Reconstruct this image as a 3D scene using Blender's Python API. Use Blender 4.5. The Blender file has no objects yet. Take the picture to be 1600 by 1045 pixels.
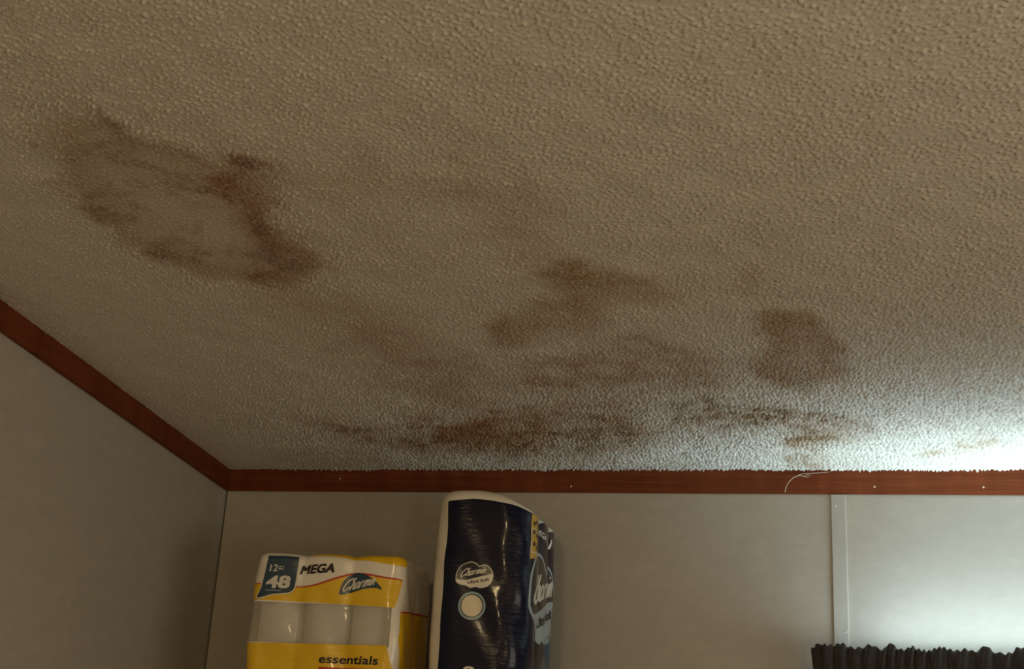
import bpy, bmesh, math
import numpy as np
from mathutils import Matrix, Vector
from mathutils.geometry import tessellate_polygon

sc = bpy.context.scene
COL = sc.collection
rad = math.radians

# ------------------------------------------------------------------ camera
RX, RY = 3.40, -4.60            # far corner of the room
ZC = 2.30                       # ceiling height along the back wall (y = 0)
SLOPE = math.tan(0.13032)       # ceiling climbs towards the middle of the room
YAW, PITCH, ROLL = 0.28179, 0.30574, 0.05729
cam_d = bpy.data.cameras.new('camera')
cam_d.sensor_width = 36.0
cam_d.lens = 1950.0 / 1600.0 * 36.0
cam_d.clip_start = 0.02
cam = bpy.data.objects.new('camera', cam_d)
COL.objects.link(cam)
fwd = Vector((-math.sin(YAW) * math.cos(PITCH), math.cos(YAW) * math.cos(PITCH), math.sin(PITCH)))
rgt = Vector((math.cos(YAW), math.sin(YAW), 0))
upv = rgt.cross(fwd)
r2 = rgt * math.cos(ROLL) + upv * math.sin(ROLL)
u2 = -rgt * math.sin(ROLL) + upv * math.cos(ROLL)
cam.matrix_world = Matrix(((r2.x, u2.x, -fwd.x, 1.4853), (r2.y, u2.y, -fwd.y, -2.7139),
                           (r2.z, u2.z, -fwd.z, ZC - 0.56254), (0, 0, 0, 1)))
sc.camera = cam

# ------------------------------------------------------------------ world, lights, exposure
w = bpy.data.worlds.new('world'); sc.world = w; w.use_nodes = True
w.node_tree.nodes['Background'].inputs[0].default_value = (0.70, 0.88, 1.0, 1)
w.node_tree.nodes['Background'].inputs[1].default_value = 1.0
sc.view_settings.view_transform = 'Standard'
sc.view_settings.look = 'None'
sc.view_settings.gamma = 1.0
sc.view_settings.use_curve_mapping = False
sc.view_settings.exposure = 0.24


def area(name, loc, direction, sx, sy, power, col, spread=180):
    l = bpy.data.lights.new(name, 'AREA')
    l.shape = 'RECTANGLE'; l.size = sx; l.size_y = sy; l.energy = power; l.color = col
    l.spread = rad(spread)
    o = bpy.data.objects.new(name, l); COL.objects.link(o)
    o.location = loc
    o.rotation_euler = Vector(direction).to_track_quat('-Z', 'Y').to_euler()
    return o


# daylight that comes through the window and escapes upward between the curtain and the wall
area('window_daylight_low', (2.10, -0.055, 1.45), (0, 0.02, 1), 1.04, 0.060, 1.3, (0.66, 0.93, 1.0))
area('window_daylight_mid', (2.06, -0.055, 1.72), (0, 0.02, 1), 1.12, 0.060, 2.2, (0.66, 0.93, 1.0))
area('window_daylight_high', (2.06, -0.076, 1.882), (0, -0.72, 1), 1.12, 0.040, 6.4, (0.70, 0.92, 1.0))
# a second, shaded window in the right-hand wall, out of the picture
area('side_window_daylight', (RX - 0.03, -2.1, 1.55), (-1, 0, 0.12), 1.50, 1.10, 14.5, (1.0, 0.92, 0.77))


def lamp(name, loc, power, col, size):
    l = bpy.data.lights.new(name, 'POINT'); l.energy = power; l.color = col; l.shadow_soft_size = size
    o = bpy.data.objects.new(name, l); COL.objects.link(o); o.location = loc


# warm light behind the camera: an added fill for brightness, one small ceiling fixture
lamp('warm_fill_light', (2.20, -3.0, 1.42), 16, (1.0, 0.73, 0.37), 0.20)
lamp('ceiling_fixture_light', (1.02, -3.9, 2.55), 22, (1.0, 0.72, 0.36), 0.09)

# ------------------------------------------------------------------ materials
def mat(name, col, rough=0.6, spec=0.5, coat=0.0):
    m = bpy.data.materials.new(name); m.use_nodes = True
    b = m.node_tree.nodes['Principled BSDF']
    b.inputs['Base Color'].default_value = (*col, 1)
    b.inputs['Roughness'].default_value = rough
    b.inputs['Specular IOR Level'].default_value = spec
    b.inputs['Coat Weight'].default_value = coat
    b.inputs['Coat Roughness'].default_value = 0.08
    return m


def node(m, t, **kw):
    n = m.node_tree.nodes.new(t)
    for k, v in kw.items():
        if k in n.inputs:
            n.inputs[k].default_value = v
        else:
            setattr(n, k, v)
    return n


def link(m, a, ao, b, bi):
    m.node_tree.links.new(a.outputs[ao], b.inputs[bi])


def bsdf(m):
    return m.node_tree.nodes['Principled BSDF']


def mapped(m, scale):
    tc = node(m, 'ShaderNodeTexCoord'); mp = node(m, 'ShaderNodeMapping')
    mp.inputs['Scale'].default_value = scale
    link(m, tc, 'Object', mp, 'Vector')
    return mp


def noise(m, vec, scale, detail=3.0, rough=0.5, dist=0.0):
    n = node(m, 'ShaderNodeTexNoise', Scale=scale, Detail=detail, Roughness=rough, Distortion=dist)
    link(m, vec, 0, n, 'Vector')
    return n


def ramp(m, src, so, stops):
    r = node(m, 'ShaderNodeValToRGB')
    e = r.color_ramp.elements
    while len(e) < len(stops):
        e.new(0.5)
    for i, (p, c) in enumerate(stops):
        e[i].position = p; e[i].color = (*c, 1)
    link(m, src, so, r, 'Fac')
    return r


def bump(m, src, so, strength, dist):
    b = node(m, 'ShaderNodeBump', Strength=strength, Distance=dist)
    link(m, src, so, b, 'Height'); link(m, b, 'Normal', bsdf(m), 'Normal')
    return b


# sprayed ceiling: colour comes from stains soaked into the plaster
M_ceil = mat('ceiling_texture', (0.6, 0.56, 0.5), 0.75, 0.35)
at = node(M_ceil, 'ShaderNodeAttribute', attribute_name='stain')
mp = mapped(M_ceil, (1, 1, 1))
nz = noise(M_ceil, mp, 260, 3)
mixc = node(M_ceil, 'ShaderNodeMix', data_type='RGBA', blend_type='MULTIPLY')
mixc.inputs[0].default_value = 1.0
rr = ramp(M_ceil, nz, 'Fac', [(0.3, (0.90, 0.90, 0.90)), (0.7, (1.06, 1.06, 1.06))])
M_ceil.node_tree.links.new(at.outputs['Color'], mixc.inputs[6])
M_ceil.node_tree.links.new(rr.outputs['Color'], mixc.inputs[7])
M_ceil.node_tree.links.new(mixc.outputs[2], bsdf(M_ceil).inputs['Base Color'])
bump(M_ceil, nz, 'Fac', 0.35, 0.0012)


def wall_material(name, c0, c1, c2):
    m = mat(name, c1, 0.42, 0.45)
    mp = mapped(m, (20, 20, 34))
    n1 = noise(m, mp, 1.0, 7, 0.68, 0.8)
    r = ramp(m, n1, 'Fac', [(0.32, c0), (0.5, c1), (0.68, c2)])
    link(m, r, 'Color', bsdf(m), 'Base Color')
    mp2 = mapped(m, (60, 60, 140))
    n2 = noise(m, mp2, 1.0, 4, 0.6)
    rg = ramp(m, n1, 'Fac', [(0.35, (0.50,) * 3), (0.65, (0.40,) * 3)])
    link(m, rg, 'Color', bsdf(m), 'Roughness')
    bump(m, n2, 'Fac', 0.12, 0.0015)
    return m


M_wall = wall_material('vinyl_wallboard', (0.41, 0.386, 0.345), (0.43, 0.406, 0.365), (0.455, 0.432, 0.39))
M_batten = wall_material('batten_vinyl', (0.41, 0.392, 0.36), (0.43, 0.412, 0.38), (0.45, 0.432, 0.40))
M_dark = mat('dark_gap', (0.03, 0.018, 0.01), 0.9, 0.1)

M_trim = mat('stained_wood_trim', (0.3, 0.1, 0.05), 0.5, 0.15)
mp = mapped(M_trim, (1.5, 1.5, 70))
n1 = noise(M_trim, mp, 2.2, 5, 0.6, 0.8)
mp2 = mapped(M_trim, (14, 14, 2))
n2 = noise(M_trim, mp2, 2.0, 3, 0.5)
r1 = ramp(M_trim, n1, 'Fac', [(0.25, (0.115, 0.026, 0.009)), (0.5, (0.155, 0.038, 0.013)), (0.78, (0.20, 0.055, 0.020))])
r2_ = ramp(M_trim, n2, 'Fac', [(0.3, (0.80, 0.78, 0.76)), (0.7, (1.1, 1.1, 1.1))])
mx = node(M_trim, 'ShaderNodeMix', data_type='RGBA', blend_type='MULTIPLY'); mx.inputs[0].default_value = 1
M_trim.node_tree.links.new(r1.outputs[0], mx.inputs[6]); M_trim.node_tree.links.new(r2_.outputs[0], mx.inputs[7])
M_trim.node_tree.links.new(mx.outputs[2], bsdf(M_trim).inputs['Base Color'])
bump(M_trim, n1, 'Fac', 0.12, 0.001)
M_nail = mat('nail_putty', (0.80, 0.62, 0.50), 0.5)
M_nail2 = mat('nail_painted', (0.60, 0.60, 0.58), 0.5)
M_floor = mat('brown_carpet', (0.30, 0.24, 0.17), 0.95, 0.1)
nfl = noise(M_floor, mapped(M_floor, (1, 1, 1)), 90, 4)
rf = ramp(M_floor, nfl, 'Fac', [(0.3, (0.22, 0.17, 0.12)), (0.7, (0.36, 0.29, 0.21))])
link(M_floor, rf, 'Color', bsdf(M_floor), 'Base Color')
M_shelf = mat('shelf_wood', (0.30, 0.20, 0.11), 0.5)
nsh = noise(M_shelf, mapped(M_shelf, (2, 30, 30)), 2, 4)
rsh = ramp(M_shelf, nsh, 'Fac', [(0.3, (0.24, 0.15, 0.08)), (0.7, (0.36, 0.25, 0.14))])
link(M_shelf, rsh, 'Color', bsdf(M_shelf), 'Base Color')
M_frame = mat('window_white', (0.75, 0.76, 0.75), 0.4)


def film_material(name, col, rough=0.22, crinkle=0.35, alpha=1.0, blotch=1.0):
    m = mat(name, col, rough, 0.5 if blotch == 1.0 else 0.2, 0.35 if blotch == 1.0 else 0.2)
    mp = mapped(m, (22, 22, 170))
    n1 = noise(m, mp, 1.0, 4, 0.55, 0.9)
    mp2 = mapped(m, (45, 45, 45))
    n2 = noise(m, mp2, 1.0, 2, 0.5, 0.4)
    ad = node(m, 'ShaderNodeMath', operation='ADD')
    sc2 = node(m, 'ShaderNodeMath', operation='MULTIPLY'); sc2.inputs[1].default_value = blotch
    link(m, n2, 'Fac', sc2, 0); link(m, n1, 'Fac', ad, 0); link(m, sc2, 0, ad, 1)
    bump(m, ad, 0, crinkle, 0.0022)
    if alpha < 1:
        bsdf(m).inputs['Alpha'].default_value = alpha
    return m


M_white = film_material('white_film', (0.87, 0.83, 0.75), 0.25, 0.4)
M_clear = film_material('clear_film', (0.72, 0.68, 0.60), 0.15, 0.7, 0.45)
M_yel = film_material('yellow_print', (0.84, 0.53, 0.008), 0.28, 0.35)
M_red = mat('red_print', (0.55, 0.045, 0.015), 0.4)
M_teal = film_material('dark_teal_print', (0.012, 0.045, 0.085), 0.3, 0.25)
M_ink = mat('black_print', (0.018, 0.012, 0.02), 0.4)
M_paperw = mat('white_print', (0.80, 0.77, 0.70), 0.4)
M_navy = film_material('navy_film', (0.007, 0.009, 0.030), 0.16, 0.55, 1.0, 0.15)
M_navy2 = film_material('navy_print', (0.010, 0.013, 0.030), 0.22, 0.35)
M_ring = mat('pale_blue_print', (0.30, 0.42, 0.50), 0.35)
M_lblue = mat('light_blue_print', (0.42, 0.52, 0.58), 0.35)
M_cream = mat('cream_print', (0.78, 0.70, 0.55), 0.4)
M_gold = mat('gold_print', (0.62, 0.40, 0.06), 0.4)
M_mid = film_material('blue_glow_print', (0.02, 0.08, 0.15), 0.22, 0.35)
M_roll = mat('tissue_paper', (0.80, 0.78, 0.73), 0.95, 0.1)
nro = noise(M_roll, mapped(M_roll, (1, 1, 1)), 160, 3)
bump(M_roll, nro, 'Fac', 0.4, 0.002)
M_core = mat('cardboard_core', (0.35, 0.25, 0.15), 0.9, 0.1)
M_curt = mat('black_woven_fabric', (0.022, 0.022, 0.024), 0.75, 0.35)
mpc = mapped(M_curt, (1, 1, 1))
wv = node(M_curt, 'ShaderNodeTexWave', Scale=95.0, Distortion=1.2, Detail=2.0, wave_type='BANDS', bands_direction='Z')
wv.inputs['Detail Scale'].default_value = 0.6
link(M_curt, mpc, 0, wv, 'Vector')
rc = ramp(M_curt, wv, 'Fac', [(0.2, (0.016, 0.015, 0.016)), (0.8, (0.055, 0.052, 0.054))])
link(M_curt, rc, 'Color', bsdf(M_curt), 'Base Color')
bump(M_curt, wv, 'Fac', 0.5, 0.0012)
bsdf(M_curt).inputs['Sheen Weight'].default_value = 0.25
M_web = mat('cobweb_fibre', (0.62, 0.52, 0.42), 0.8, 0.2)
M_glass = mat('window_glass', (1, 1, 1), 0.02, 0.5)
bsdf(M_glass).inputs['Transmission Weight'].default_value = 1.0

# ------------------------------------------------------------------ helpers
def obj(name, me, m, parent=None, smooth=False):
    if m is not None and len(me.materials) == 0:
        for k in (m if isinstance(m, (list, tuple)) else [m]):
            me.materials.append(k)
    o = bpy.data.objects.new(name, me); COL.objects.link(o)
    if smooth:
        me.polygons.foreach_set('use_smooth', [True] * len(me.polygons))
    if parent is not None:
        o.parent = parent
    return o


def bm_mesh(name, bm):
    me = bpy.data.meshes.new(name); bm.to_mesh(me); bm.free(); return me


def boxes(name, lst, bev=0.0):
    bm = bmesh.new()
    for (x0, x1, y0, y1, z0, z1) in lst:
        g = bmesh.ops.create_cube(bm, size=1)['verts']
        for v in g:
            v.co = ((x0 + x1) / 2 + v.co.x * (x1 - x0), (y0 + y1) / 2 + v.co.y * (y1 - y0), (z0 + z1) / 2 + v.co.z * (z1 - z0))
    if bev:
        bmesh.ops.bevel(bm, geom=bm.edges[:], offset=bev, segments=2, affect='EDGES', profile=0.6)
    return bm_mesh(name, bm)


def tag(o, label=None, cat=None, group=None, kind=None):
    if label: o['label'] = label
    if cat: o['category'] = cat
    if group: o['group'] = group
    if kind: o['kind'] = kind
    return o


def empty(name, loc):
    o = bpy.data.objects.new(name, None); COL.objects.link(o); o.location = loc; o.empty_display_size = 0.05
    return o


def keep(child, parent):
    child.parent = parent
    child.matrix_parent_inverse = Matrix.Translation(parent.location).inverted()
    return child


def arr_mesh(name, V, F):
    me = bpy.data.meshes.new(name)
    me.from_pydata(V.tolist() if hasattr(V, 'tolist') else V, [], F)
    me.update()
    return me


def grid_mesh(name, P):
    """P: (n,m,3) array of points -> quad grid"""
    n, m_, _ = P.shape
    me = bpy.data.meshes.new(name)
    me.vertices.add(n * m_)
    me.vertices.foreach_set('co', P.reshape(-1).astype(np.float32))
    a = (np.arange(n - 1)[:, None] * m_ + np.arange(m_ - 1)[None, :]).reshape(-1)
    q = np.stack([a, a + 1, a + m_ + 1, a + m_], 1).astype(np.int32)
    nf = len(q)
    me.loops.add(nf * 4); me.polygons.add(nf)
    me.loops.foreach_set('vertex_index', q.reshape(-1))
    me.polygons.foreach_set('loop_start', np.arange(nf, dtype=np.int32) * 4)
    me.update(calc_edges=True)
    me.validate()
    return me


def tube(name, pts, r, seg=6):
    pts = [Vector(p) for p in pts]
    bm = bmesh.new(); rings = []
    for i, p in enumerate(pts):
        t = (pts[min(i + 1, len(pts) - 1)] - pts[max(i - 1, 0)]).normalized()
        a = t.orthogonal().normalized(); b = t.cross(a)
        rr_ = r * (1 if 0 < i < len(pts) - 1 else 0.5)
        rings.append([bm.verts.new(p + (a * math.cos(k * 6.2832 / seg) + b * math.sin(k * 6.2832 / seg)) * rr_) for k in range(seg)])
    for i in range(len(rings) - 1):
        for k in range(seg):
            bm.faces.new((rings[i][k], rings[i][(k + 1) % seg], rings[i + 1][(k + 1) % seg], rings[i + 1][k]))
    bm.faces.new(rings[0][::-1]); bm.faces.new(rings[-1])
    return bm_mesh(name, bm)


def catmull(pts, n=8, closed=False):
    P = [np.array(p, float) for p in pts]; out = []
    N = len(P)
    rng = range(N if closed else N - 1)
    for i in rng:
        g = (lambda k: P[k % N]) if closed else (lambda k: P[min(max(k, 0), N - 1)])
        p0, p1, p2, p3 = g(i - 1), g(i), g(i + 1), g(i + 2)
        for j in range(n):
            t = j / n
            out.append(0.5 * ((2 * p1) + (-p0 + p2) * t + (2 * p0 - 5 * p1 + 4 * p2 - p3) * t * t + (-p0 + 3 * p1 - 3 * p2 + p3) * t ** 3))
    if not closed:
        out.append(P[-1])
    return out

# ------------------------------------------------------------------ ceiling
rng = np.random.RandomState(11)
STEP = 0.0020
fx = np.arange(0.0, 2.30, STEP); fy = np.arange(0.0, -1.98, -STEP)
nx_, ny_ = len(fx), len(fy)


def band_noise(lx, ly, width, seed, ang=0.0):
    """smooth random field whose bumps are about lx by ly metres"""
    r = np.random.RandomState(seed)
    f = np.fft.rfft2(r.randn(ny_, nx_))
    ky = np.fft.fftfreq(ny_, STEP)[:, None]; kx = np.fft.rfftfreq(nx_, STEP)[None, :]
    c, s = math.cos(ang), math.sin(ang)
    k = np.sqrt(((kx * c + ky * s) * lx) ** 2 + ((-kx * s + ky * c) * ly) ** 2)
    g = np.exp(-((k - 1.0) / width) ** 2) if width < 5 else np.exp(-k ** 2 * 2)
    o = np.fft.irfft2(f * g, s=(ny_, nx_))
    return (o - o.mean()) / o.std()


Xg, Yg = np.meshgrid(fx, fy)
sm = lambda a, b, t: (lambda q: q * q * (3 - 2 * q))(np.clip((t - a) / (b - a), 0, 1))
big = band_noise(0.25, 0.25, 9, 1); med = band_noise(0.06, 0.06, 9, 2); sml = band_noise(0.02, 0.02, 9, 3)
medb = band_noise(0.07, 0.05, 9, 21); smlb = band_noise(0.022, 0.022, 9, 22)
STAIN = {
'A': [(0.445, -1.418), (0.499, -1.425), (0.552, -1.366), (0.606, -1.32), (0.663, -1.278), (0.667, -1.213), (0.64, -1.143), (0.657, -1.064), (0.653, -1.002), (0.57, -0.943), (0.491, -0.972), (0.406, -1.013), (0.363, -1.082), (0.361, -1.172), (0.385, -1.28), (0.412, -1.36)] ,
'B': [(0.63, -1.282), (0.69, -1.281), (0.669, -1.195), (0.637, -1.125), (0.653, -1.054), (0.643, -0.992), (0.569, -0.966), (0.575, -1.051), (0.594, -1.148), (0.614, -1.219)] ,
'C': [(0.709, -1.292), (0.831, -1.262), (0.897, -1.238), (1.027, -1.239), (1.063, -1.169), (1.042, -1.119), (0.977, -1.126), (0.918, -1.185), (0.806, -1.198), (0.699, -1.227)] ,
'D': [(0.963, -1.352), (1.032, -1.321), (0.996, -1.258), (0.955, -1.271)] ,
'E': [(1.04, -0.946), (1.112, -0.949), (1.172, -0.892), (1.197, -0.823), (1.11, -0.83), (1.069, -0.786), (1.043, -0.714), (0.965, -0.719), (0.891, -0.657), (0.869, -0.725), (0.92, -0.809), (0.994, -0.839)] ,
'F': [(0.963, -1.145), (1.055, -1.136), (1.07, -0.943), (1.01, -0.905), (0.98, -1.032)] ,
'G': [(0.57, -0.943), (0.667, -0.841), (0.735, -0.734), (0.816, -0.562), (0.872, -0.435), (0.768, -0.189), (0.624, -0.192), (0.623, -0.445), (0.583, -0.69), (0.54, -0.85)] ,
'H': [(0.909, -0.586), (1.129, -0.695), (1.206, -0.611), (1.273, -0.607), (1.254, -0.481), (1.138, -0.456), (1.023, -0.363), (0.897, -0.434)] ,
'I': [(0.36, -0.35), (0.502, -0.264), (0.739, -0.338), (0.947, -0.366), (1.078, -0.311), (1.072, -0.185), (0.887, -0.088), (0.602, -0.12), (0.416, -0.195)] ,
'J': [(1.34, -0.766), (1.391, -0.774), (1.438, -0.687), (1.472, -0.582), (1.454, -0.501), (1.374, -0.46), (1.308, -0.508), (1.307, -0.592), (1.338, -0.669)] ,
'K': [(1.317, -0.91), (1.36, -0.907), (1.34, -0.834)] ,
'L': [(1.124, -0.36), (1.23, -0.421), (1.356, -0.352), (1.473, -0.316), (1.496, -0.213), (1.369, -0.143), (1.288, -0.253), (1.171, -0.238)] ,
'N': [(1.352, -0.18), (1.402, -0.179), (1.41, -0.033), (1.35, -0.033)] ,
'O': [(1.607, -0.14), (1.699, -0.209), (1.748, -0.173), (1.646, -0.083)] ,

}


def sdist(poly, X, Y):
    """signed distance to a closed outline, negative inside"""
    P = np.array([p for p in catmull(poly, 3, True)])
    d = np.full(X.shape, 9.0); inside = np.zeros(X.shape, bool)
    for i in range(len(P)):
        a = P[i]; b = P[(i + 1) % len(P)]; e = b - a
        t = np.clip(((X - a[0]) * e[0] + (Y - a[1]) * e[1]) / (e @ e + 1e-12), 0, 1)
        d = np.minimum(d, np.hypot(X - a[0] - t * e[0], Y - a[1] - t * e[1]))
        cond = (a[1] > Y) != (b[1] > Y)
        inside ^= cond & (X < (b[0] - a[0]) * (Y - a[1]) / (b[1] - a[1] + 1e-12) + a[0])
    return np.where(inside, -d, d)


SUB = 3                         # the outlines are soft: measure them on every third point
Xc, Yc = Xg[::SUB, ::SUB], Yg[::SUB, ::SUB]


def upsample(a):
    iy = np.arange(ny_) / SUB; ix = np.arange(nx_) / SUB
    y0 = np.minimum(iy.astype(int), a.shape[0] - 1); x0 = np.minimum(ix.astype(int), a.shape[1] - 1)
    y1 = np.minimum(y0 + 1, a.shape[0] - 1); x1 = np.minimum(x0 + 1, a.shape[1] - 1)
    ty = (iy - y0)[:, None]; tx = (ix - x0)[None, :]
    return (a[y0][:, x0] * (1 - ty) * (1 - tx) + a[y0][:, x1] * (1 - ty) * tx + a[y1][:, x0] * ty * (1 - tx) + a[y1][:, x1] * ty * tx)


WX = Xc + 0.010 * medb[::SUB, ::SUB] + 0.005 * sml[::SUB, ::SUB]
WY = Yc + 0.010 * med[::SUB, ::SUB] + 0.005 * smlb[::SUB, ::SUB]
SD = {k: upsample(sdist(v, WX, WY)) for k, v in STAIN.items()}
brown = np.zeros_like(Xg); rust = np.zeros_like(Xg); mold = np.zeros_like(Xg)
speck = sm(-0.6, 1.2, sml * 0.6 + smlb * 0.5)
patch = sm(-1.2, 1.1, med * 0.7 + medb * 0.6)


def soak(k, amount, soft, ring=0.0, ringw=0.018, inner=1.0):
    sd = SD[k]
    f = sm(soft, -soft, sd) * (inner + (1 - inner) * sm(-soft * 2.5, 0, sd))
    return amount * f + ring * np.exp(-((sd + ringw * 0.6) / ringw) ** 2)


brown = np.maximum(brown, soak('A', 0.52, 0.045, 0.20, 0.024, 0.70) * (0.80 + 0.28 * patch))
rust = np.maximum(rust, soak('B', 0.62, 0.045) * (0.75 + 0.3 * patch))
brown += soak('C', 0.32, 0.07) * (0.5 + 0.5 * patch) + soak('D', 0.20, 0.06) * patch + soak('F', 0.30, 0.07) * (0.5 + 0.5 * patch)
brown += soak('E', 0.64, 0.040, 0.06, 0.02) * (0.65 + 0.4 * patch)
brown += soak('G', 0.46, 0.09) * (0.55 + 0.5 * patch)
brown += soak('H', 0.55, 0.05) * (0.50 + 0.6 * patch)
brown += soak('I', 0.75, 0.06) * (0.65 + 0.4 * patch)
mold += soak('I', 0.45, 0.07) * sm(0.1, 0.9, speck * (0.3 + 0.9 * patch))
brown += soak('J', 0.66, 0.030, 0.12, 0.024, 0.9) * (0.85 + 0.2 * patch)
brown += soak('K', 0.35, 0.03) + soak('N', 0.6, 0.03) * (0.5 + 0.5 * speck) + soak('O', 0.6, 0.04) * (0.4 + 0.6 * speck)
brown += soak('L', 0.75, 0.04) * (0.55 + 0.5 * patch) * (0.7 + 0.4 * speck)
mold += soak('L', 0.35, 0.045) * sm(0.3, 1.0, speck)
# scattered dark freckles where the plaster inside the old leak has let go
insideA = sm(0.03, -0.02, SD['A'])
mold += insideA * 0.34 * sm(-0.2, 2.2, smlb * 0.8 + med * 0.9)
brown += 0.06 * sm(0.2, 1.6, big) 
grain = band_noise(0.011, 0.011, 0.7, 31)
brown *= 1 + 0.16 * grain + 0.16 * (speck - 0.5); rust *= 1 + 0.16 * grain; mold *= 1 + 0.25 * grain
brown = np.clip(brown, 0, 1); rust = np.clip(rust, 0, 1); mold = np.clip(mold, 0, 1)
base = np.array([0.66, 0.63, 0.57])
colr = base[None, None, :] * np.ones((ny_, nx_, 1))
tint = lambda a, t: 1 - a[..., None] * (1 - np.array(t)[None, None, :])
colr = colr * tint(brown, (0.52, 0.35, 0.20)) * tint(rust, (0.56, 0.30, 0.19)) * tint(mold, (0.36, 0.34, 0.28))

# sprayed relief: worm-like ridges and droplets, flattened where the leak washed it and toward the left wall
w1 = band_noise(0.0094, 0.0074, 0.50, 4, 0.35); w2 = band_noise(0.0066, 0.0084, 0.50, 5, -0.5); w3 = band_noise(0.0050, 0.0050, 0.5, 6)
dens = sm(-0.95, -0.25, Yg + 0.25 * (Xg - 1.0))
thr = 0.40 - 0.55 * dens
ridge = sm(0, 1.9, w1 - thr) + 0.55 * sm(0, 1.9, w2 - thr - 0.15)
hgt = (0.0031 + 0.0014 * dens) * ridge + 0.00022 * w3 + 0.0006 * med
wash = sm(0.01, -0.06, SD['A'])
amp = (1 - 0.45 * wash + 0.45 * np.exp(-((SD['A'] - 0.02) / 0.03) ** 2)) * (0.55 + 0.45 * sm(0.02, 0.34, Xg + 0.10 * Yg + 0.03 * big))
amp *= 1 - 0.5 * sm(0.30, 0.05, Xg) * sm(-0.5, -0.1, Yg)
hgt *= amp
edge = sm(0, 0.10, fx[-1] - Xg) * sm(0, 0.10, Yg - fy[-1])
hgt *= edge
cx = np.linspace(fx[-1] + 0.05, RX + 0.05, 12); cy = np.linspace(fy[-1] - 0.05, RY - 0.05, 20)
xs = np.concatenate([[-0.05], fx, cx]); ys = np.concatenate([[0.05], fy, cy])
Xa, Ya = np.meshgrid(xs, ys)
H = np.zeros(Xa.shape); H[1:ny_ + 1, 1:nx_ + 1] = hgt
Cc = np.ones(Xa.shape + (4,)); Cc[..., :3] = base; Cc[1:ny_ + 1, 1:nx_ + 1, :3] = colr
Cc[0, 1:nx_ + 1, :3] = colr[0]; Cc[1:ny_ + 1, 0, :3] = colr[:, 0]
Za = ZC - SLOPE * Ya - H
me = grid_mesh('ceiling', np.stack([Xa, Ya, Za], -1))
ca = me.color_attributes.new('stain', 'FLOAT_COLOR', 'POINT')
ca.data.foreach_set('color', Cc.reshape(-1).astype(np.float32))
ceil_o = tag(obj('ceiling', me, M_ceil, None, True), 'sprayed off-white ceiling with brown water stains', kind='structure')

# ------------------------------------------------------------------ walls, floor
tag(obj('floor', boxes('floor', [(-0.1, RX + 0.1, RY - 0.1, 0.1, -0.05, 0.0)]), M_floor), 'brown carpeted floor', kind='structure')
TOPB = ZC + 0.02


def slab_x(name, x0, x1, m):           # side wall following the slope
    V = []
    for x in (x0, x1):
        for (y, z) in ((0.1, 0), (RY - 0.1, 0), (RY - 0.1, ZC - SLOPE * (RY - 0.1) + 0.02), (0.1, ZC - SLOPE * 0.1 + 0.02)):
            V.append((x, y, z))
    F = [(0, 1, 2, 3), (7, 6, 5, 4), (0, 4, 5, 1), (1, 5, 6, 2), (2, 6, 7, 3), (3, 7, 4, 0)]
    me = arr_mesh(name, V, F); bm = bmesh.new(); bm.from_mesh(me); bmesh.ops.recalc_face_normals(bm, faces=bm.faces[:]); bm.to_mesh(me); bm.free()
    return tag(obj(name, me, m), kind='structure')


slab_x('wall_left', -0.06, 0.0, M_wall)['label'] = 'plain beige wallboard wall left of the corner'
slab_x('wall_right', RX, RX + 0.06, M_wall)['label'] = 'plain wallboard wall at the right'
tag(obj('wall_front', boxes('wall_front', [(-0.1, RX + 0.1, RY - 0.06, RY, 0, 3.0)]), M_wall), 'wallboard wall behind the viewer', kind='structure')
WX0, WX1, WZ0, WZ1 = 1.50, 2.62, 0.95, 1.86     # window opening
wb = tag(obj('wall_back', boxes('wall_back', [(-0.05, WX0, 0.012, 0.09, 0, TOPB), (WX1, RX + 0.05, 0.012, 0.09, 0, TOPB),
          (WX0, WX1, 0.012, 0.09, 0, WZ0), (WX0, WX1, 0.012, 0.09, WZ1, TOPB)]), M_dark), 'beige wallboard wall with a batten over one joint', kind='structure')
PT = 0.010
for (x0, x1) in ((0.0045, 0.3624), (0.3625, 1.4390), (2.661, RX)):
    obj('panel', boxes('panel', [(x0, x1, 0.0, PT, 0.0, ZC + 0.005)], 0.0007), M_wall, wb)
bm = bmesh.new()                                # the panel cut out round the window
xs_ = [1.4410, WX0, WX1, 2.659]; zs_ = [0.0, WZ0, WZ1, ZC + 0.005]
gv = {}
for j, yy in enumerate((0.0, PT)):
    for a in range(4):
        for b in range(4):
            gv[a, b, j] = bm.verts.new((xs_[a], yy, zs_[b]))
for a in range(3):
    for b in range(3):
        if (a, b) != (1, 1):
            for j in (0, 1):
                bm.faces.new([gv[a, b, j], gv[a + 1, b, j], gv[a + 1, b + 1, j], gv[a, b + 1, j]])
bm.edges.ensure_lookup_table()
for e in [e for e in bm.edges if len(e.link_faces) == 1 and e.verts[0].co.y == 0]:
    p, q = e.verts
    kp = [k for k, v in gv.items() if v is p][0]; kq = [k for k, v in gv.items() if v is q][0]
    bm.faces.new([p, q, gv[kq[0], kq[1], 1], gv[kp[0], kp[1], 1]])
bmesh.ops.recalc_face_normals(bm, faces=bm.faces[:])
obj('panel', bm_mesh('panel', bm), M_wall, wb)
# batten over the joint, with two nails
bt = obj('batten', boxes('batten', [(1.4250, 1.4555, -0.0045, 0.0, 0.0, ZC - 0.0505)], 0.0016), M_batten, wb)


def dome(name, r):
    bm = bmesh.new(); bmesh.ops.create_uvsphere(bm, u_segments=10, v_segments=6, radius=r)
    for v in bm.verts: v.co.y *= 0.4
    return bm_mesh(name, bm)


nd = dome('nail_head', 0.0024)
for (x, z) in ((1.4345, ZC - 0.075), (1.4490, ZC - 0.335)):
    o = obj('nail_head', nd, M_nail2, bt, True); o.location = (x, -0.0045, z)

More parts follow.
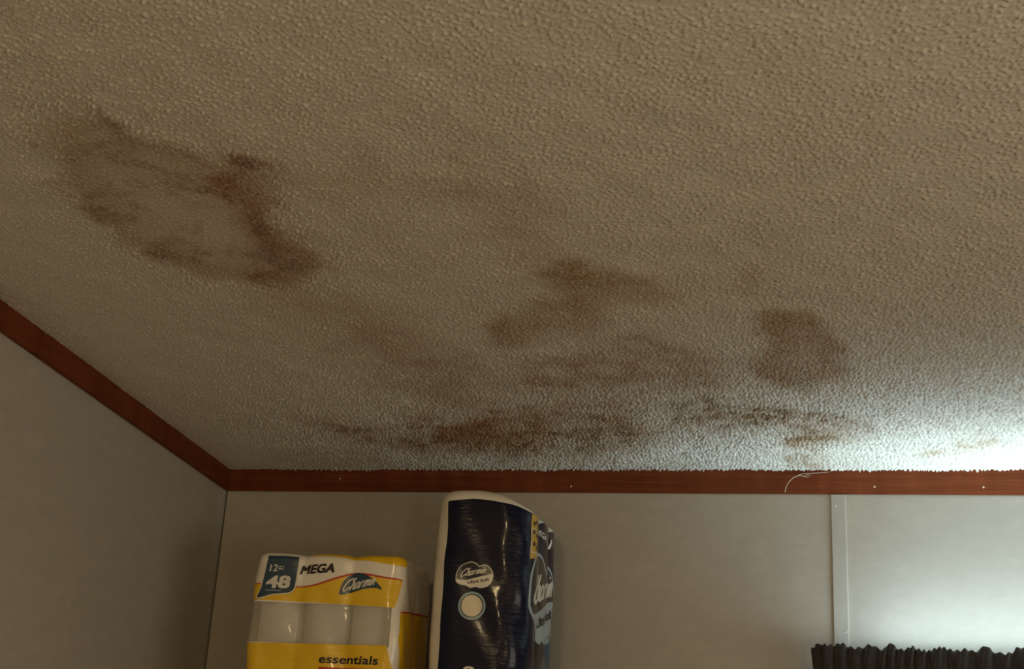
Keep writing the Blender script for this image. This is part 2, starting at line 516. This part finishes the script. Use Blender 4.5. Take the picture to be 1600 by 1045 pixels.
# ceiling trim
me = boxes('trim_1', [(0.0, RX, -0.0160, -0.0005, ZC - 0.050, ZC + 0.012)])
bm = bmesh.new(); bm.from_mesh(me)
for v in bm.verts:                              # the face leans: thin at the bottom, thick against the ceiling
    if v.co.y < -0.01 and v.co.z < ZC: v.co.y = -0.0040
bmesh.ops.bevel(bm, geom=bm.edges[:], offset=0.0013, segments=2, affect='EDGES'); bm.to_mesh(me); bm.free()
tb = tag(obj('trim_1', me, M_trim),
         'reddish brown wood trim strip along the top of the wall with the packages', kind='structure')
nt = dome('nail_head', 0.0021)
for (x, dz) in ((0.30, 0.020), (0.86, 0.036), (1.515, 0.0345), (1.731, 0.0345), (2.2, 0.034)):
    o = obj('nail_head', nt, M_nail, tb, True); o.location = (x, -0.0040 - 0.0120 * (0.050 - dz) / 0.062, ZC - dz)
hh = 0.050 / math.cos(0.13032)
V = []
for x in (0.0005, 0.011):
    for y in (-0.0115, RY):
        zt = ZC - SLOPE * y
        V += [(x, y, zt - hh), (x, y, zt + 0.012)]
F = [(0, 1, 3, 2), (4, 6, 7, 5), (0, 4, 5, 1), (2, 3, 7, 6), (0, 2, 6, 4), (1, 5, 7, 3)]
me = arr_mesh('trim_2', V, F); bm = bmesh.new(); bm.from_mesh(me); bmesh.ops.recalc_face_normals(bm, faces=bm.faces[:])
bmesh.ops.bevel(bm, geom=bm.edges[:], offset=0.0015, segments=2, affect='EDGES'); bm.to_mesh(me); bm.free()
tag(obj('trim_2', me, M_trim), 'dark brown wood trim strip climbing along the left wall', kind='structure')

# window behind the curtain
wn = tag(obj('window_1', boxes('window_1', [(WX0, WX0 + 0.035, 0.004, 0.08, WZ0, WZ1), (WX1 - 0.035, WX1, 0.004, 0.08, WZ0, WZ1),
          (WX0 + 0.035, WX1 - 0.035, 0.004, 0.08, WZ0, WZ0 + 0.035), (WX0 + 0.035, WX1 - 0.035, 0.004, 0.08, WZ1 - 0.035, WZ1)], 0.002), M_frame),
         'white framed window hidden behind the black curtain', kind='structure')
obj('pane', boxes('pane', [(WX0 + 0.036, WX1 - 0.036, 0.045, 0.049, WZ0 + 0.036, WZ1 - 0.036)]), M_glass, wn)

# ------------------------------------------------------------------ wrapped packages
class Pack:
    """wrapped block of rolls: s runs round the wrapper (s=u on the flat front, then round the right corner), v runs up it"""
    def __init__(self,O,rot,W,D,H,r,rs,nw,nd,nz,scal,drop,lean,seed):
        self.O=np.array(O,float);self.rot=rot;self.W=W;self.D=D;self.H=H;self.r=r;self.rs=rs
        self.nw=nw;self.nd=nd;self.nz=nz;self.scal=scal;self.drop=drop;self.lean=lean
        a=np.pi*r/2
        self.segs=[W-2*r,a,D-2*r,a,W-2*r,a,D-2*r,a]; self.L=sum(self.segs)
        rg=np.random.RandomState(seed)
        self.waves=[(rg.uniform(20,120),rg.uniform(8,60),rg.uniform(0,6.28),rg.uniform(.0002,.0007)) for _ in range(9)]
        self.vmax=H-rs+rs*np.pi/2
    def base(self,s):
        r,W,D=self.r,self.W,self.D
        s=np.mod(np.asarray(s,float)-r,self.L)
        x=np.zeros_like(s);y=np.zeros_like(s);nx=np.zeros_like(s);ny=np.zeros_like(s)
        C=[(r,0,0),(W-r,r,0),(W,r,1),(W-r,D-r,1),(W-r,D,2),(r,D-r,2),(0,D-r,3),(r,r,3)]
        acc=0
        for i,l in enumerate(self.segs):
            m=(s>=acc)&(s<acc+l+1e-12); t=s-acc
            k=i//2; ang=k*np.pi/2
            d=np.array([np.cos(ang),np.sin(ang)]); n=np.array([np.sin(ang),-np.cos(ang)])
            cx,cy,_=C[i]
            if i%2==0:
                x=np.where(m,cx+d[0]*t,x);y=np.where(m,cy+d[1]*t,y);nx=np.where(m,n[0],nx);ny=np.where(m,n[1],ny)
            else:
                th=ang+t/r; a=np.sin(th);b=-np.cos(th)
                x=np.where(m,cx+r*a,x);y=np.where(m,cy+r*b,y);nx=np.where(m,a,nx);ny=np.where(m,b,ny)
            acc+=l
        return x,y,nx,ny
    def valley(self,x,y,nx,ny):
        def val(u,T,n):
            w=T/n; k=np.round(u/w); e=np.abs(u/w-k)
            return np.where((k>0)&(k<n),np.clip(1-e*2.2,0,1)**2,0)
        return val(x,self.W,self.nw)*np.abs(ny)**2+val(y,self.D,self.nd)*np.abs(nx)**2
    def S(self,s,v,off=0.0):
        s,v=np.broadcast_arrays(np.asarray(s,float),np.asarray(v,float))
        s=np.mod(s+.15,self.L)-.15
        x,y,nx,ny=self.base(s)
        val=self.valley(x,y,nx,ny)
        z0=self.H-self.rs
        th=np.clip((v-z0)/self.rs,0,np.pi/2); arc=v>z0
        ins=self.rs*(1-np.cos(th)); z=np.where(arc,z0+self.rs*np.sin(th),v); nz=np.sin(th)
        hl=self.H/self.nz; e=np.abs(v/hl-np.round(v/hl)); k=np.round(v/hl)
        lay=np.where((k>0)&(k<self.nz),np.clip(1-e*3,0,1)**2,0)
        d=-self.scal*val-.0008*lay
        for fs,fv,ph,a in self.waves: d=d+a*np.sin(fs*s+fv*v+ph)
        up=np.clip((v-(self.H-.10))/.10,0,1)
        # rounded right-hand shoulder sits lower than the left one
        z=z-self.drop[0]*val*up**2-self.drop[1]*np.clip((x-self.drop[2])/(self.W-self.drop[2]),0,1)**2*up
        m=d+off-ins
        X=x+nx*m+self.lean*0;Y=y+ny*m; z=z+nz*off
        # slight swelling at mid height
        sw=self.lean*np.sin(np.pi*np.clip(v/self.H,0,1))
        X=X+nx*sw;Y=Y+ny*sw
        c,sn=np.cos(self.rot),np.sin(self.rot)
        return np.stack([self.O[0]+c*X-sn*Y,self.O[1]+sn*X+c*Y,self.O[2]+z],-1)
SHELF = ZC - 0.56
yellow=Pack((.280,-.3526,SHELF),np.radians(4.5),.316,.235,.318,.026,.014,3,2,3,.005,(.004,.0,.1),.004,3)
blue=Pack((.666,-.368,SHELF),np.radians(3.6),.197,.31,.450,.058,.026,1,3,4,.005,(.016,.03,.07),.004,8)


def wrapper_mesh(pk, vlines, window=None):
    n = int(round(pk.L / 0.0042)); s = np.linspace(0, pk.L, n + 1)[:-1] + pk.r
    v = np.array(vlines); v = np.concatenate([v, np.linspace(pk.H - pk.rs, pk.vmax, 9)[1:]])
    A, B = np.meshgrid(s, v)
    P = pk.S(A, B)
    c = P[-1].mean(0)
    rings = [P]
    for f in (0.8, 0.55, 0.25):
        q = c + (P[-1] - c) * f; q[:, 2] = P[-1][:, 2] * f + c[2] * (1 - f) + 0.004 * (1 - f)
        rings.append(q[None])
    P = np.concatenate(rings, 0)
    nv = P.shape[0]; V = P.reshape(-1, 3).tolist(); F = []; mi = []
    for j in range(nv - 1):
        for i in range(n):
            k = (i + 1) % n
            F.append((j * n + i, j * n + k, (j + 1) * n + k, (j + 1) * n + i))
            w_ = 0
            if window and j < len(v) - 1:
                sm_ = np.mod(s[i] + 0.002 + 0.1, pk.L) - 0.1; vm = (v[j] + v[j + 1]) / 2
                if window[0] < sm_ < window[1] and window[2] < vm < window[3]: w_ = 1
            mi.append(w_)
    F.append([(nv - 1) * n + i for i in range(n)]); mi.append(0)
    F.append([i for i in range(n)][::-1]); mi.append(0)
    me = arr_mesh('wrapper', V, F)
    me.polygons.foreach_set('material_index', mi)
    return me


def poly_bm(polys):
    bm = bmesh.new()
    for p in polys:
        vs = [bm.verts.new((a[0], a[1], 0)) for a in p]
        for t in tessellate_polygon([[Vector((a[0], a[1], 0)) for a in p]]):
            try: bm.faces.new([vs[k] for k in t])
            except ValueError: pass
    return bm


def ribbon(pts, w, smooth=6, taper=True):
    P = catmull(pts, smooth) if smooth else [np.array(p, float) for p in pts]
    L_, R_ = [], []
    for i, p in enumerate(P):
        t = P[min(i + 1, len(P) - 1)] - P[max(i - 1, 0)]; t = t / (np.hypot(*t) + 1e-12)
        n = np.array([-t[1], t[0]]); k = 1.0
        if taper: k = 0.55 + 0.45 * math.sin(math.pi * min(max(i / (len(P) - 1), 0.08), 0.92))
        L_.append(p + n * w / 2 * k); R_.append(p - n * w / 2 * k)
    return [[R_[i], R_[i + 1], L_[i + 1], L_[i]] for i in range(len(P) - 1)]


def text_bm(body, bold=0.0, shear=0.0):
    c = bpy.data.curves.new('t', 'FONT'); c.body = body; c.size = 1.0; c.shear = shear; c.resolution_u = 3
    o = bpy.data.objects.new('t', c); COL.objects.link(o)
    dg = bpy.context.evaluated_depsgraph_get(); dg.update()
    me = bpy.data.meshes.new_from_object(o.evaluated_get(dg))
    bm = bmesh.new()
    for dx, dy in ([(0, 0)] if not bold else [(-bold, -bold), (bold, -bold), (-bold, bold), (bold, bold), (0, 0)]):
        me.transform(Matrix.Translation((dx, dy, 0))); bm.from_mesh(me); me.transform(Matrix.Translation((-dx, -dy, 0)))
    bpy.data.objects.remove(o); bpy.data.curves.remove(c); bpy.data.meshes.remove(me)
    return bm


SCRIPT = [  # the handwritten brand lettering, one pen stroke each
    [(0.60, 0.74), (0.62, 0.90), (0.50, 1.00), (0.30, 0.88), (0.12, 0.55), (0.08, 0.20), (0.22, 0.00), (0.42, 0.10), (0.58, 0.30)],
    [(0.82, 1.02), (0.74, 0.55), (0.68, 0.0)], [(0.70, 0.28), (0.82, 0.54), (0.93, 0.50), (0.92, 0.22), (0.95, 0.03), (1.04, 0.10)],
    [(1.34, 0.48), (1.20, 0.55), (1.08, 0.36), (1.08, 0.10), (1.18, 0.02), (1.30, 0.20), (1.37, 0.54)], [(1.37, 0.54), (1.35, 0.15), (1.43, 0.04)],
    [(1.54, 0.55), (1.51, 0.0)], [(1.52, 0.26), (1.62, 0.52), (1.74, 0.53)],
    [(1.86, 0.55), (1.83, 0.0)], [(1.84, 0.26), (1.96, 0.55), (2.04, 0.44), (2.03, 0.0)], [(2.04, 0.26), (2.16, 0.55), (2.24, 0.44), (2.24, 0.06)],
    [(2.42, 0.55), (2.39, 0.02)], [(2.44, 0.74), (2.46, 0.82)],
    [(2.58, 0.55), (2.55, 0.0)], [(2.56, 0.26), (2.68, 0.55), (2.77, 0.44), (2.76, 0.10), (2.86, 0.04)]]


def script_bm(w=0.125):
    polys = []
    for st in SCRIPT:
        polys += ribbon([(x + 0.18 * y, y) for x, y in st], w, 6, False)
    return poly_bm(polys)


def fit(bm, bl, br, tl):
    """stretch flat lettering into the parallelogram given by three corners"""
    xs = [v.co.x for v in bm.verts]; ys = [v.co.y for v in bm.verts]
    x0, x1, y0, y1 = min(xs), max(xs), min(ys), max(ys)
    for v in bm.verts:
        a = (v.co.x - x0) / (x1 - x0); b = (v.co.y - y0) / (y1 - y0)
        v.co = (bl[0] + a * (br[0] - bl[0]) + b * (tl[0] - bl[0]), bl[1] + a * (br[1] - bl[1]) + b * (tl[1] - bl[1]), 0)
    return bm


def printed(pk, name, bm, m, layer, parent, cut=0.005):
    """lay flat print on the wrapper's surface"""
    xs = [v.co.x for v in bm.verts]; ys = [v.co.y for v in bm.verts]
    if cut:
        for k in np.arange(min(xs) + cut, max(xs), cut):
            bmesh.ops.bisect_plane(bm, geom=bm.verts[:] + bm.edges[:] + bm.faces[:], plane_co=(k, 0, 0), plane_no=(1, 0, 0))
        for k in np.arange(min(ys) + cut * 1.4, max(ys), cut * 1.4):
            bmesh.ops.bisect_plane(bm, geom=bm.verts[:] + bm.edges[:] + bm.faces[:], plane_co=(0, k, 0), plane_no=(0, 1, 0))
    bmesh.ops.recalc_face_normals(bm, faces=bm.faces[:])
    for f in bm.faces:
        if f.normal.z < 0: f.normal_flip()
    co = np.array([v.co[:2] for v in bm.verts])
    P = pk.S(co[:, 0], co[:, 1], 0.0007 + 0.0003 * layer)
    for v, p in zip(bm.verts, P): v.co = p
    return keep(obj(name, bm_mesh(name, bm), m, None, True), parent)


def rect(s0, s1, v0, v1):
    return [(s0, v0), (s1, v0), (s1, v1), (s0, v1)]


def grow(poly, d):
    P = np.array(poly, float); c = P.mean(0); out = []
    n = len(P)
    area_ = sum(P[i][0] * P[(i + 1) % n][1] - P[(i + 1) % n][0] * P[i][1] for i in range(n))
    sg = 1 if area_ > 0 else -1
    for i in range(n):
        t = P[(i + 1) % n] - P[i - 1]; t = t / (np.hypot(*t) + 1e-12)
        out.append(P[i] + sg * d * np.array([t[1], -t[0]]))
    return out


# ---- yellow and white package
PY = tag(empty('toilet_paper_pack', tuple(yellow.O)), 'yellow and white plastic pack of toilet paper marked 48 and MEGA', 'toilet paper', 'toilet paper packs under the ceiling trim')
WV0, WV1 = 0.1375, 0.2175
vl = sorted(set(np.round(np.concatenate([np.linspace(0, WV0, 28), np.linspace(WV0, WV1, 16), np.linspace(WV1, yellow.H - yellow.rs, 20)]), 6)))
keep(obj('wrapper', wrapper_mesh(yellow, vl, (-0.03, 0.297, WV0, WV1)), [M_white, M_clear], None, True), PY)
# the rolls that show through the clear band
bm = bmesh.new()
N = 40; RO, RI, HR = 0.0490, 0.020, 0.108
prof = [(RI, 0), (RO - 0.002, 0), (RO, 0.003), (RO, HR - 0.003), (RO - 0.002, HR), (RI, HR)]
rg = [[bm.verts.new((r_ * math.cos(k * 2 * math.pi / N), r_ * math.sin(k * 2 * math.pi / N), z_)) for k in range(N)] for r_, z_ in prof]
for i in range(len(prof)):
    a_, b_ = rg[i], rg[(i + 1) % len(prof)]
    for k in range(N):
        f = bm.faces.new((a_[k], a_[(k + 1) % N], b_[(k + 1) % N], b_[k])); f.smooth = True
        f.material_index = 1 if i == len(prof) - 1 else 0
bmesh.ops.recalc_face_normals(bm, faces=bm.faces[:])
roll_me = bm_mesh('paper_roll', bm); roll_me.materials.append(M_roll); roll_me.materials.append(M_core)
cy_, sy_ = math.cos(yellow.rot), math.sin(yellow.rot)
for j in range(2):
    for i in range(3):
        lx = (0.0530, 0.1515, 0.2520)[i]; ly = 0.0585
        o = keep(obj('paper_roll', roll_me, None), PY)
        o.location = (yellow.O[0] + cy_ * lx - sy_ * ly, yellow.O[1] + sy_ * lx + cy_ * ly, yellow.O[2] + 0.011 + j * 0.1090)
        o.rotation_euler = (0, 0, 0.7 * i + j)

band = [(-0.022, 0.2535), (0.05, 0.251), (0.0949, 0.2485), (0.1174, 0.2501), (0.1387, 0.2554), (0.1653, 0.2631), (0.1878, 0.2715), (0.2118, 0.2792), (0.2383, 0.2792),
        (0.2715, 0.2738), (0.2941, 0.2715), (0.3087, 0.2708), (0.3154, 0.2677), (0.3101, 0.2378), (0.3034, 0.2150), (0.2503, 0.2163), (0.1932, 0.2179), (0.0922, 0.2200), (-0.022, 0.2215)]
printed(yellow, 'printed_band', poly_bm([band]), M_yel, 1, PY)
low = [(-0.022, 0.004), (0.322, 0.004), (0.316, 0.070), (0.3087, 0.0982), (0.3008, 0.1174), (0.2941, 0.1412), (-0.022, 0.1350)]
printed(yellow, 'printed_band', poly_bm([low]), M_yel, 1, PY)
side = [(0.318, 0.004), (0.560, 0.004), (0.560, 0.2170), (0.5, 0.2150), (0.4163, 0.2125), (0.322, 0.2085), (0.3167, 0.2040), (0.314, 0.1534), (0.326, 0.1005)]
printed(yellow, 'printed_band', poly_bm([side]), M_yel, 1, PY)
topy = [(0.1140, 0.3240), (0.1865, 0.3255), (0.2702, 0.3250), (0.300, 0.3250), (0.3320, 0.3140), (0.326, 0.2975), (0.300, 0.2985), (0.2396, 0.3068), (0.1905, 0.3122), (0.1228, 0.3150)]
printed(yellow, 'printed_band', poly_bm([topy]), M_yel, 1, PY)
printed(yellow, 'printed_stripe', poly_bm(ribbon([(-0.022, 0.2545), (0.01, 0.2535), (0.03, 0.2530)], 0.0018)), M_red, 2, PY)
printed(yellow, 'printed_stripe', poly_bm(ribbon([(0.0949, 0.2490), (0.1174, 0.2508), (0.1387, 0.2556), (0.1639, 0.2641), (0.1878, 0.2725), (0.2118, 0.2802), (0.2383, 0.2794), (0.2715, 0.2748), (0.2941, 0.2725), (0.3087, 0.2714), (0.3154, 0.2680)], 0.0040)), M_red, 2, PY)
printed(yellow, 'printed_stripe', poly_bm(ribbon([(0.3175, 0.2075), (0.36, 0.2108), (0.4163, 0.2135), (0.5, 0.2163), (0.56, 0.2180)], 0.0042)), M_red, 2, PY)
printed(yellow, 'printed_stripe', poly_bm([[(0.1599, 0.088), (0.2782, 0.0895), (0.2782, 0.0955), (0.1599, 0.0940)]]), M_red, 2, PY)
tagp = catmull([(0.0235, 0.2685), (0.0215, 0.2447), (0.0165, 0.2250), (0.0444, 0.2325), (0.0643, 0.2348), (0.0803, 0.2372)], 5) + catmull([(0.0803, 0.2372), (0.0895, 0.2447), (0.0922, 0.2608), (0.0935, 0.2846), (0.0935, 0.3110)], 5) + [np.array((0.0284, 0.3100))]
tg = printed(yellow, 'count_tag', poly_bm([grow(tagp, 0.0022)]), M_paperw, 2, PY, 0.0025)
printed(yellow, 'tag_field', poly_bm([tagp]), M_teal, 3, tg, 0.0025)
printed(yellow, 'lettering', fit(text_bm('12=', 0.02), (0.0335, 0.2784), (0.0640, 0.2792), (0.0350, 0.2925)), M_paperw, 4, tg)
printed(yellow, 'lettering', fit(text_bm('48', 0.035), (0.0285, 0.2440), (0.0800, 0.2455), (0.0310, 0.2700)), M_paperw, 4, tg)
printed(yellow, 'underline', poly_bm([rect(0.0300, 0.0640, 0.2395, 0.2408)]), M_lblue, 4, tg)
printed(yellow, 'lettering', fit(text_bm('MEGA', 0.035), (0.0985, 0.2752), (0.1725, 0.2800), (0.1025, 0.2945)), M_ink, 3, PY)
printed(yellow, 'lettering', fit(text_bm('essentials', 0.022), (0.1586, 0.1015), (0.2805, 0.1030), (0.1600, 0.1185)), M_ink, 3, PY)
lg = catmull([(0.1870, 0.2390), (0.1915, 0.2585), (0.2020, 0.2738), (0.2184, 0.2818), (0.2383, 0.2790), (0.2596, 0.2677), (0.2729, 0.2554), (0.2775, 0.2480)], 5) + catmull([(0.2775, 0.2480), (0.2640, 0.2522), (0.2410, 0.2505), (0.2224, 0.2450), (0.2025, 0.2382), (0.1918, 0.2366), (0.1870, 0.2390)], 5)[1:-1]
ly_ = printed(yellow, 'brand_logo', poly_bm([lg]), M_teal, 3, PY)
printed(yellow, 'lettering', fit(script_bm(), (0.1925, 0.2420), (0.2600, 0.2570), (0.1985, 0.2690)), M_paperw, 4, ly_)

# ---- navy package
PB = tag(empty('toilet_paper_pack', tuple(blue.O)), 'tall navy blue plastic pack of toilet paper with white top edge', 'toilet paper', 'toilet paper packs under the ceiling trim')
keep(obj('wrapper', wrapper_mesh(blue, np.linspace(0, blue.H - blue.rs, 70).tolist()), [M_white], None, True), PB)
pan = [(0.028, 0.004), (0.52, 0.004), (0.52, 0.4290), (0.4437, 0.4270), (0.38, 0.4290), (0.3485, 0.4310), (0.28, 0.4310), (0.23, 0.4300), (0.1956, 0.4310), (0.1705, 0.4320), (0.1379, 0.4290), (0.0778, 0.4288), (0.0264, 0.4240), (0.0300, 0.2755)]
printed(blue, 'printed_panel', poly_bm([pan]), M_navy, 1, PB)
cl = catmull([(0.0560, 0.2699), (0.0565, 0.2822), (0.0628, 0.2945), (0.0753, 0.3018), (0.0853, 0.3037), (0.0953, 0.3005), (0.1004, 0.2962), (0.1104, 0.2985), (0.1204, 0.2945), (0.1279, 0.2822), (0.1267, 0.2688), (0.1191, 0.2587), (0.1054, 0.2550), (0.0953, 0.2570), (0.0853, 0.2550), (0.0753, 0.2592), (0.0653, 0.2605), (0.0577, 0.2645)], 4, True)
lb1 = printed(blue, 'brand_logo', poly_bm([grow(cl, 0.0008)]), M_paperw, 2, PB)
up = catmull([(0.0565, 0.2705), (0.0570, 0.2822), (0.0633, 0.2940), (0.0753, 0.3010), (0.0853, 0.3028), (0.0948, 0.2997), (0.1002, 0.2953), (0.1104, 0.2976), (0.1200, 0.2938), (0.1268, 0.2828)], 4) + [np.array(p) for p in ((0.1141, 0.2789), (0.0953, 0.2744), (0.0765, 0.2692), (0.0640, 0.2690))]
printed(blue, 'logo_field', poly_bm([up]), M_navy2, 3, lb1)
printed(blue, 'lettering', fit(script_bm(), (0.0630, 0.2735), (0.1130, 0.2825), (0.0665, 0.2905)), M_paperw, 4, lb1)
printed(blue, 'lettering', fit(text_bm('Ultra Soft', 0.02), (0.0790, 0.2612), (0.1220, 0.2685), (0.0790, 0.2672)), M_ink, 4, lb1)
circ = lambda c, r_, n=40: [(c[0] + r_ * math.cos(k * 2 * math.pi / n), c[1] + r_ * math.sin(k * 2 * math.pi / n)) for k in range(n)]
rn = printed(blue, 'printed_ring', poly_bm([circ((0.0903, 0.2200), 0.0270)]), M_ring, 2, PB)
printed(blue, 'printed_disc', poly_bm([circ((0.0903, 0.2200), 0.0228)]), M_teal, 3, rn)
printed(blue, 'printed_disc', poly_bm([circ((0.0903, 0.2200), 0.0205)]), M_cream, 4, rn)
printed(blue, 'printed_badge', poly_bm([catmull([(0.080, 0.092), (0.0816, 0.1029), (0.0903, 0.1068), (0.1016, 0.1040), (0.103, 0.092)], 4) + [np.array((0.09, 0.085))]]), M_paperw, 2, PB)
printed(blue, 'printed_badge', poly_bm([catmull([(0.084, 0.092), (0.086, 0.1005), (0.0915, 0.1030), (0.097, 0.1005), (0.099, 0.092)], 4) + [np.array((0.09, 0.087))]]), M_ink, 3, PB)
# right side of the wrapper
printed(blue, 'printed_glow', poly_bm([[(0.30, 0.004), (0.50, 0.004), (0.50, 0.16), (0.44, 0.21), (0.36, 0.17), (0.31, 0.10)]]), M_mid, 2, PB)
yt = [(0.2040, 0.4285), (0.2400, 0.4300), (0.2330, 0.3230), (0.1990, 0.3175)]
gt = printed(blue, 'printed_tag', poly_bm([yt]), M_gold, 2, PB)
fr = [(0.2035, 0.3905), (0.2370, 0.3900), (0.2335, 0.3320), (0.2010, 0.3310)]
printed(blue, 'tag_outline', poly_bm(sum([ribbon([fr[k], fr[(k + 1) % 4]], 0.0022, 0, False) for k in range(4)], [])), M_paperw, 3, gt)
marks = [[(a, b), (a + 0.009, b), (a + 0.008, b + 0.010), (a + 0.001, b + 0.010)] for a, b in ((0.2090, 0.3760), (0.2220, 0.3680), (0.2080, 0.3440), (0.2210, 0.3380), (0.2100, 0.4000), (0.2200, 0.4060))]
printed(blue, 'lettering', poly_bm(marks), M_ink, 3, gt)
printed(blue, 'lettering', fit(text_bm('MEGA', 0.02), (0.2600, 0.3950), (0.3250, 0.3760), (0.2640, 0.4130)), M_paperw, 2, PB)
for st in ([(0.3380, 0.3720), (0.3500, 0.3700), (0.3540, 0.4020), (0.3440, 0.4040)], [(0.3760, 0.3690), (0.3880, 0.3690), (0.4080, 0.4020), (0.3960, 0.4020)]):
    printed(blue, 'printed_mark', poly_bm([st]), M_paperw, 2, PB)
sl = catmull([(0.2040, 0.2284), (0.2040, 0.2654), (0.2120, 0.3035), (0.2300, 0.3270), (0.2700, 0.3380), (0.3071, 0.3327), (0.3359, 0.3130), (0.3580, 0.3080), (0.3800, 0.3240), (0.4111, 0.3125), (0.4299, 0.2789), (0.4400, 0.2531), (0.4350, 0.2127), (0.4011, 0.1746), (0.3522, 0.1646), (0.3196, 0.1713), (0.3009, 0.1640), (0.2758, 0.1702), (0.2432, 0.1959), (0.2181, 0.2094)], 4, True)
lb2 = printed(blue, 'brand_logo', poly_bm([grow(sl, 0.0028)]), M_lblue, 2, PB)
us = catmull([(0.2070, 0.2290), (0.2070, 0.2654), (0.2150, 0.3020), (0.2320, 0.3240), (0.2700, 0.3345), (0.3050, 0.3295), (0.3340, 0.3095), (0.3580, 0.3040), (0.3800, 0.3200), (0.4090, 0.3095), (0.4270, 0.2780), (0.4360, 0.2600)], 4) + [np.array(p) for p in ((0.4011, 0.2553), (0.3159, 0.2340), (0.2758, 0.2195), (0.2200, 0.2130))]
printed(blue, 'logo_field', poly_bm([us]), M_navy2, 3, lb2)
printed(blue, 'lettering', fit(script_bm(0.14), (0.2150, 0.2300), (0.4150, 0.2640), (0.2240, 0.2900)), M_paperw, 4, lb2)
printed(blue, 'lettering', fit(text_bm('Ultra Soft', 0.03), (0.2700, 0.1890), (0.4250, 0.2240), (0.2700, 0.2080)), M_ink, 4, lb2)

# shelf board the packages stand on (below the picture)
SB = tag(empty('wall_shelf', (0.60, -0.2, SHELF - 0.018)), 'brown wooden wall shelf under the two toilet paper packs', 'shelf')
keep(obj('board', boxes('board', [(0.12, 1.05, -0.42, -0.0005, SHELF - 0.020, SHELF - 0.0002)], 0.0015), M_shelf), SB)
for x in (0.25, 0.90):
    keep(obj('bracket', boxes('bracket', [(x, x + 0.02, -0.36, -0.002, SHELF - 0.035, SHELF - 0.0205), (x, x + 0.02, -0.016, -0.0005, SHELF - 0.26, SHELF - 0.0355)], 0.001), M_shelf), SB)

# ------------------------------------------------------------------ curtain
CR = tag(empty('window_curtain', (2.06, -0.085, 1.2)), 'black gathered curtain with ruffled top edge below the batten', 'curtain')
rg_ = np.random.RandomState(5)
LEN = 1.42; NL = 900
l = np.linspace(0, LEN, NL)
x0c, yw, yf, rc_ = 1.392, -0.010, -0.116, 0.026
px = np.empty(NL); py = np.empty(NL); nxv = np.empty(NL); nyv = np.empty(NL)
seg1 = abs(yf - yw) - rc_; seg2 = rc_ * math.pi / 2
for i, a in enumerate(l):
    if a < seg1: px[i], py[i], nxv[i], nyv[i] = x0c, yw - a, -1, 0
    elif a < seg1 + seg2:
        th = (a - seg1) / rc_; px[i] = x0c + rc_ * (1 - math.cos(th)); py[i] = yf + rc_ * (1 - math.sin(th)); nxv[i], nyv[i] = -math.cos(th), -math.sin(th)
    else: px[i], py[i], nxv[i], nyv[i] = x0c + rc_ + (a - seg1 - seg2), yf, 0, -1
ph = np.cumsum(2 * np.pi * (LEN / NL) / (0.030 + 0.010 * np.sin(l * 17 + 1) + 0.006 * np.sin(l * 41)))
ph2 = np.cumsum(2 * np.pi * (LEN / NL) / (0.013 + 0.004 * np.sin(l * 29 + 2)))
endf = np.clip((l - 0.03) / 0.06, 0.15, 1)
ts = np.concatenate([np.linspace(0, 0.12, 44), np.linspace(0.13, 1.12, 50)])
topz = ZC - 0.372 + 0.0035 * np.sin(ph * 0.5 + 0.6) * endf + 0.0022 * np.sin(ph2) * endf + 0.004 * np.exp(-((l - seg1 - seg2 - 0.0) / 0.02) ** 2) - 0.012 * np.clip((seg1 + seg2 * 0.6 - l) / 0.02, 0, 1) ** 2
for pk_, hgt_, wd in ((0.235, 0.011, 0.004), (0.41, 0.007, 0.007), (0.375, 0.006, 0.01), (0.47, 0.008, 0.009), (0.52, 0.008, 0.008)):
    topz += hgt_ * np.exp(-((l - pk_) / wd) ** 2)
P = np.zeros((len(ts), NL, 3))
for j, t in enumerate(ts):
    A1 = 0.0060 * max(0, 1 - t / 0.05) + 0.0035 + 0.018 * min(1, max(0, (t - 0.05) / 0.35))
    sh = 1.6 * math.sin(t * 38) * math.exp(-t * 9)
    f1 = np.sin(ph + sh + 0.8 * np.sin(l * 23 + t * 30)); f2 = np.sin(ph2 * 1.0 + t * 60 + 1.3 * np.sin(l * 31))
    d = (A1 * f1 + 0.0026 * math.exp(-t * 12) * f2) * endf
    P[j, :, 0] = px + nxv * d; P[j, :, 1] = np.minimum(py + nyv * d, -0.006); P[j, :, 2] = topz - t * (1.0)
me = grid_mesh('drape', P)
dr = keep(obj('drape', me, M_curt, None, True), CR)
so = dr.modifiers.new('thick', 'SOLIDIFY'); so.thickness = 0.0016; so.offset = 1.0
keep(obj('rod', tube('rod', [(1.41, -0.100, ZC - 0.43), (2.10, -0.100, ZC - 0.43), (2.75, -0.100, ZC - 0.43)], 0.007, 10), M_frame), CR)

# ------------------------------------------------------------------ cobweb on the trim
web = tag(empty('cobweb', (1.37, -0.014, ZC - 0.02)), 'pale wispy cobweb strand stuck to the brown trim left of the batten', 'cobweb')
for k, pts in enumerate((
        [(1.330, -0.0062, ZC - 0.047), (1.334, -0.014, ZC - 0.035), (1.341, -0.014, ZC - 0.024), (1.350, -0.014, ZC - 0.016), (1.362, -0.013, ZC - 0.012), (1.372, -0.0135, ZC - 0.014), (1.380, -0.013, ZC - 0.009)],
        [(1.352, -0.013, ZC - 0.015), (1.366, -0.014, ZC - 0.009), (1.385, -0.013, ZC - 0.007), (1.405, -0.013, ZC - 0.006), (1.425, -0.0125, ZC - 0.004)],
        [(1.372, -0.0130, ZC - 0.013), (1.378, -0.014, ZC - 0.016), (1.384, -0.013, ZC - 0.010)])):
    P3 = catmull(pts, 6)
    keep(obj('strand', tube('strand', P3, (0.00075, 0.0006, 0.0005)[k], 5), M_web, None, True), web)
bpy.context.view_layer.update()
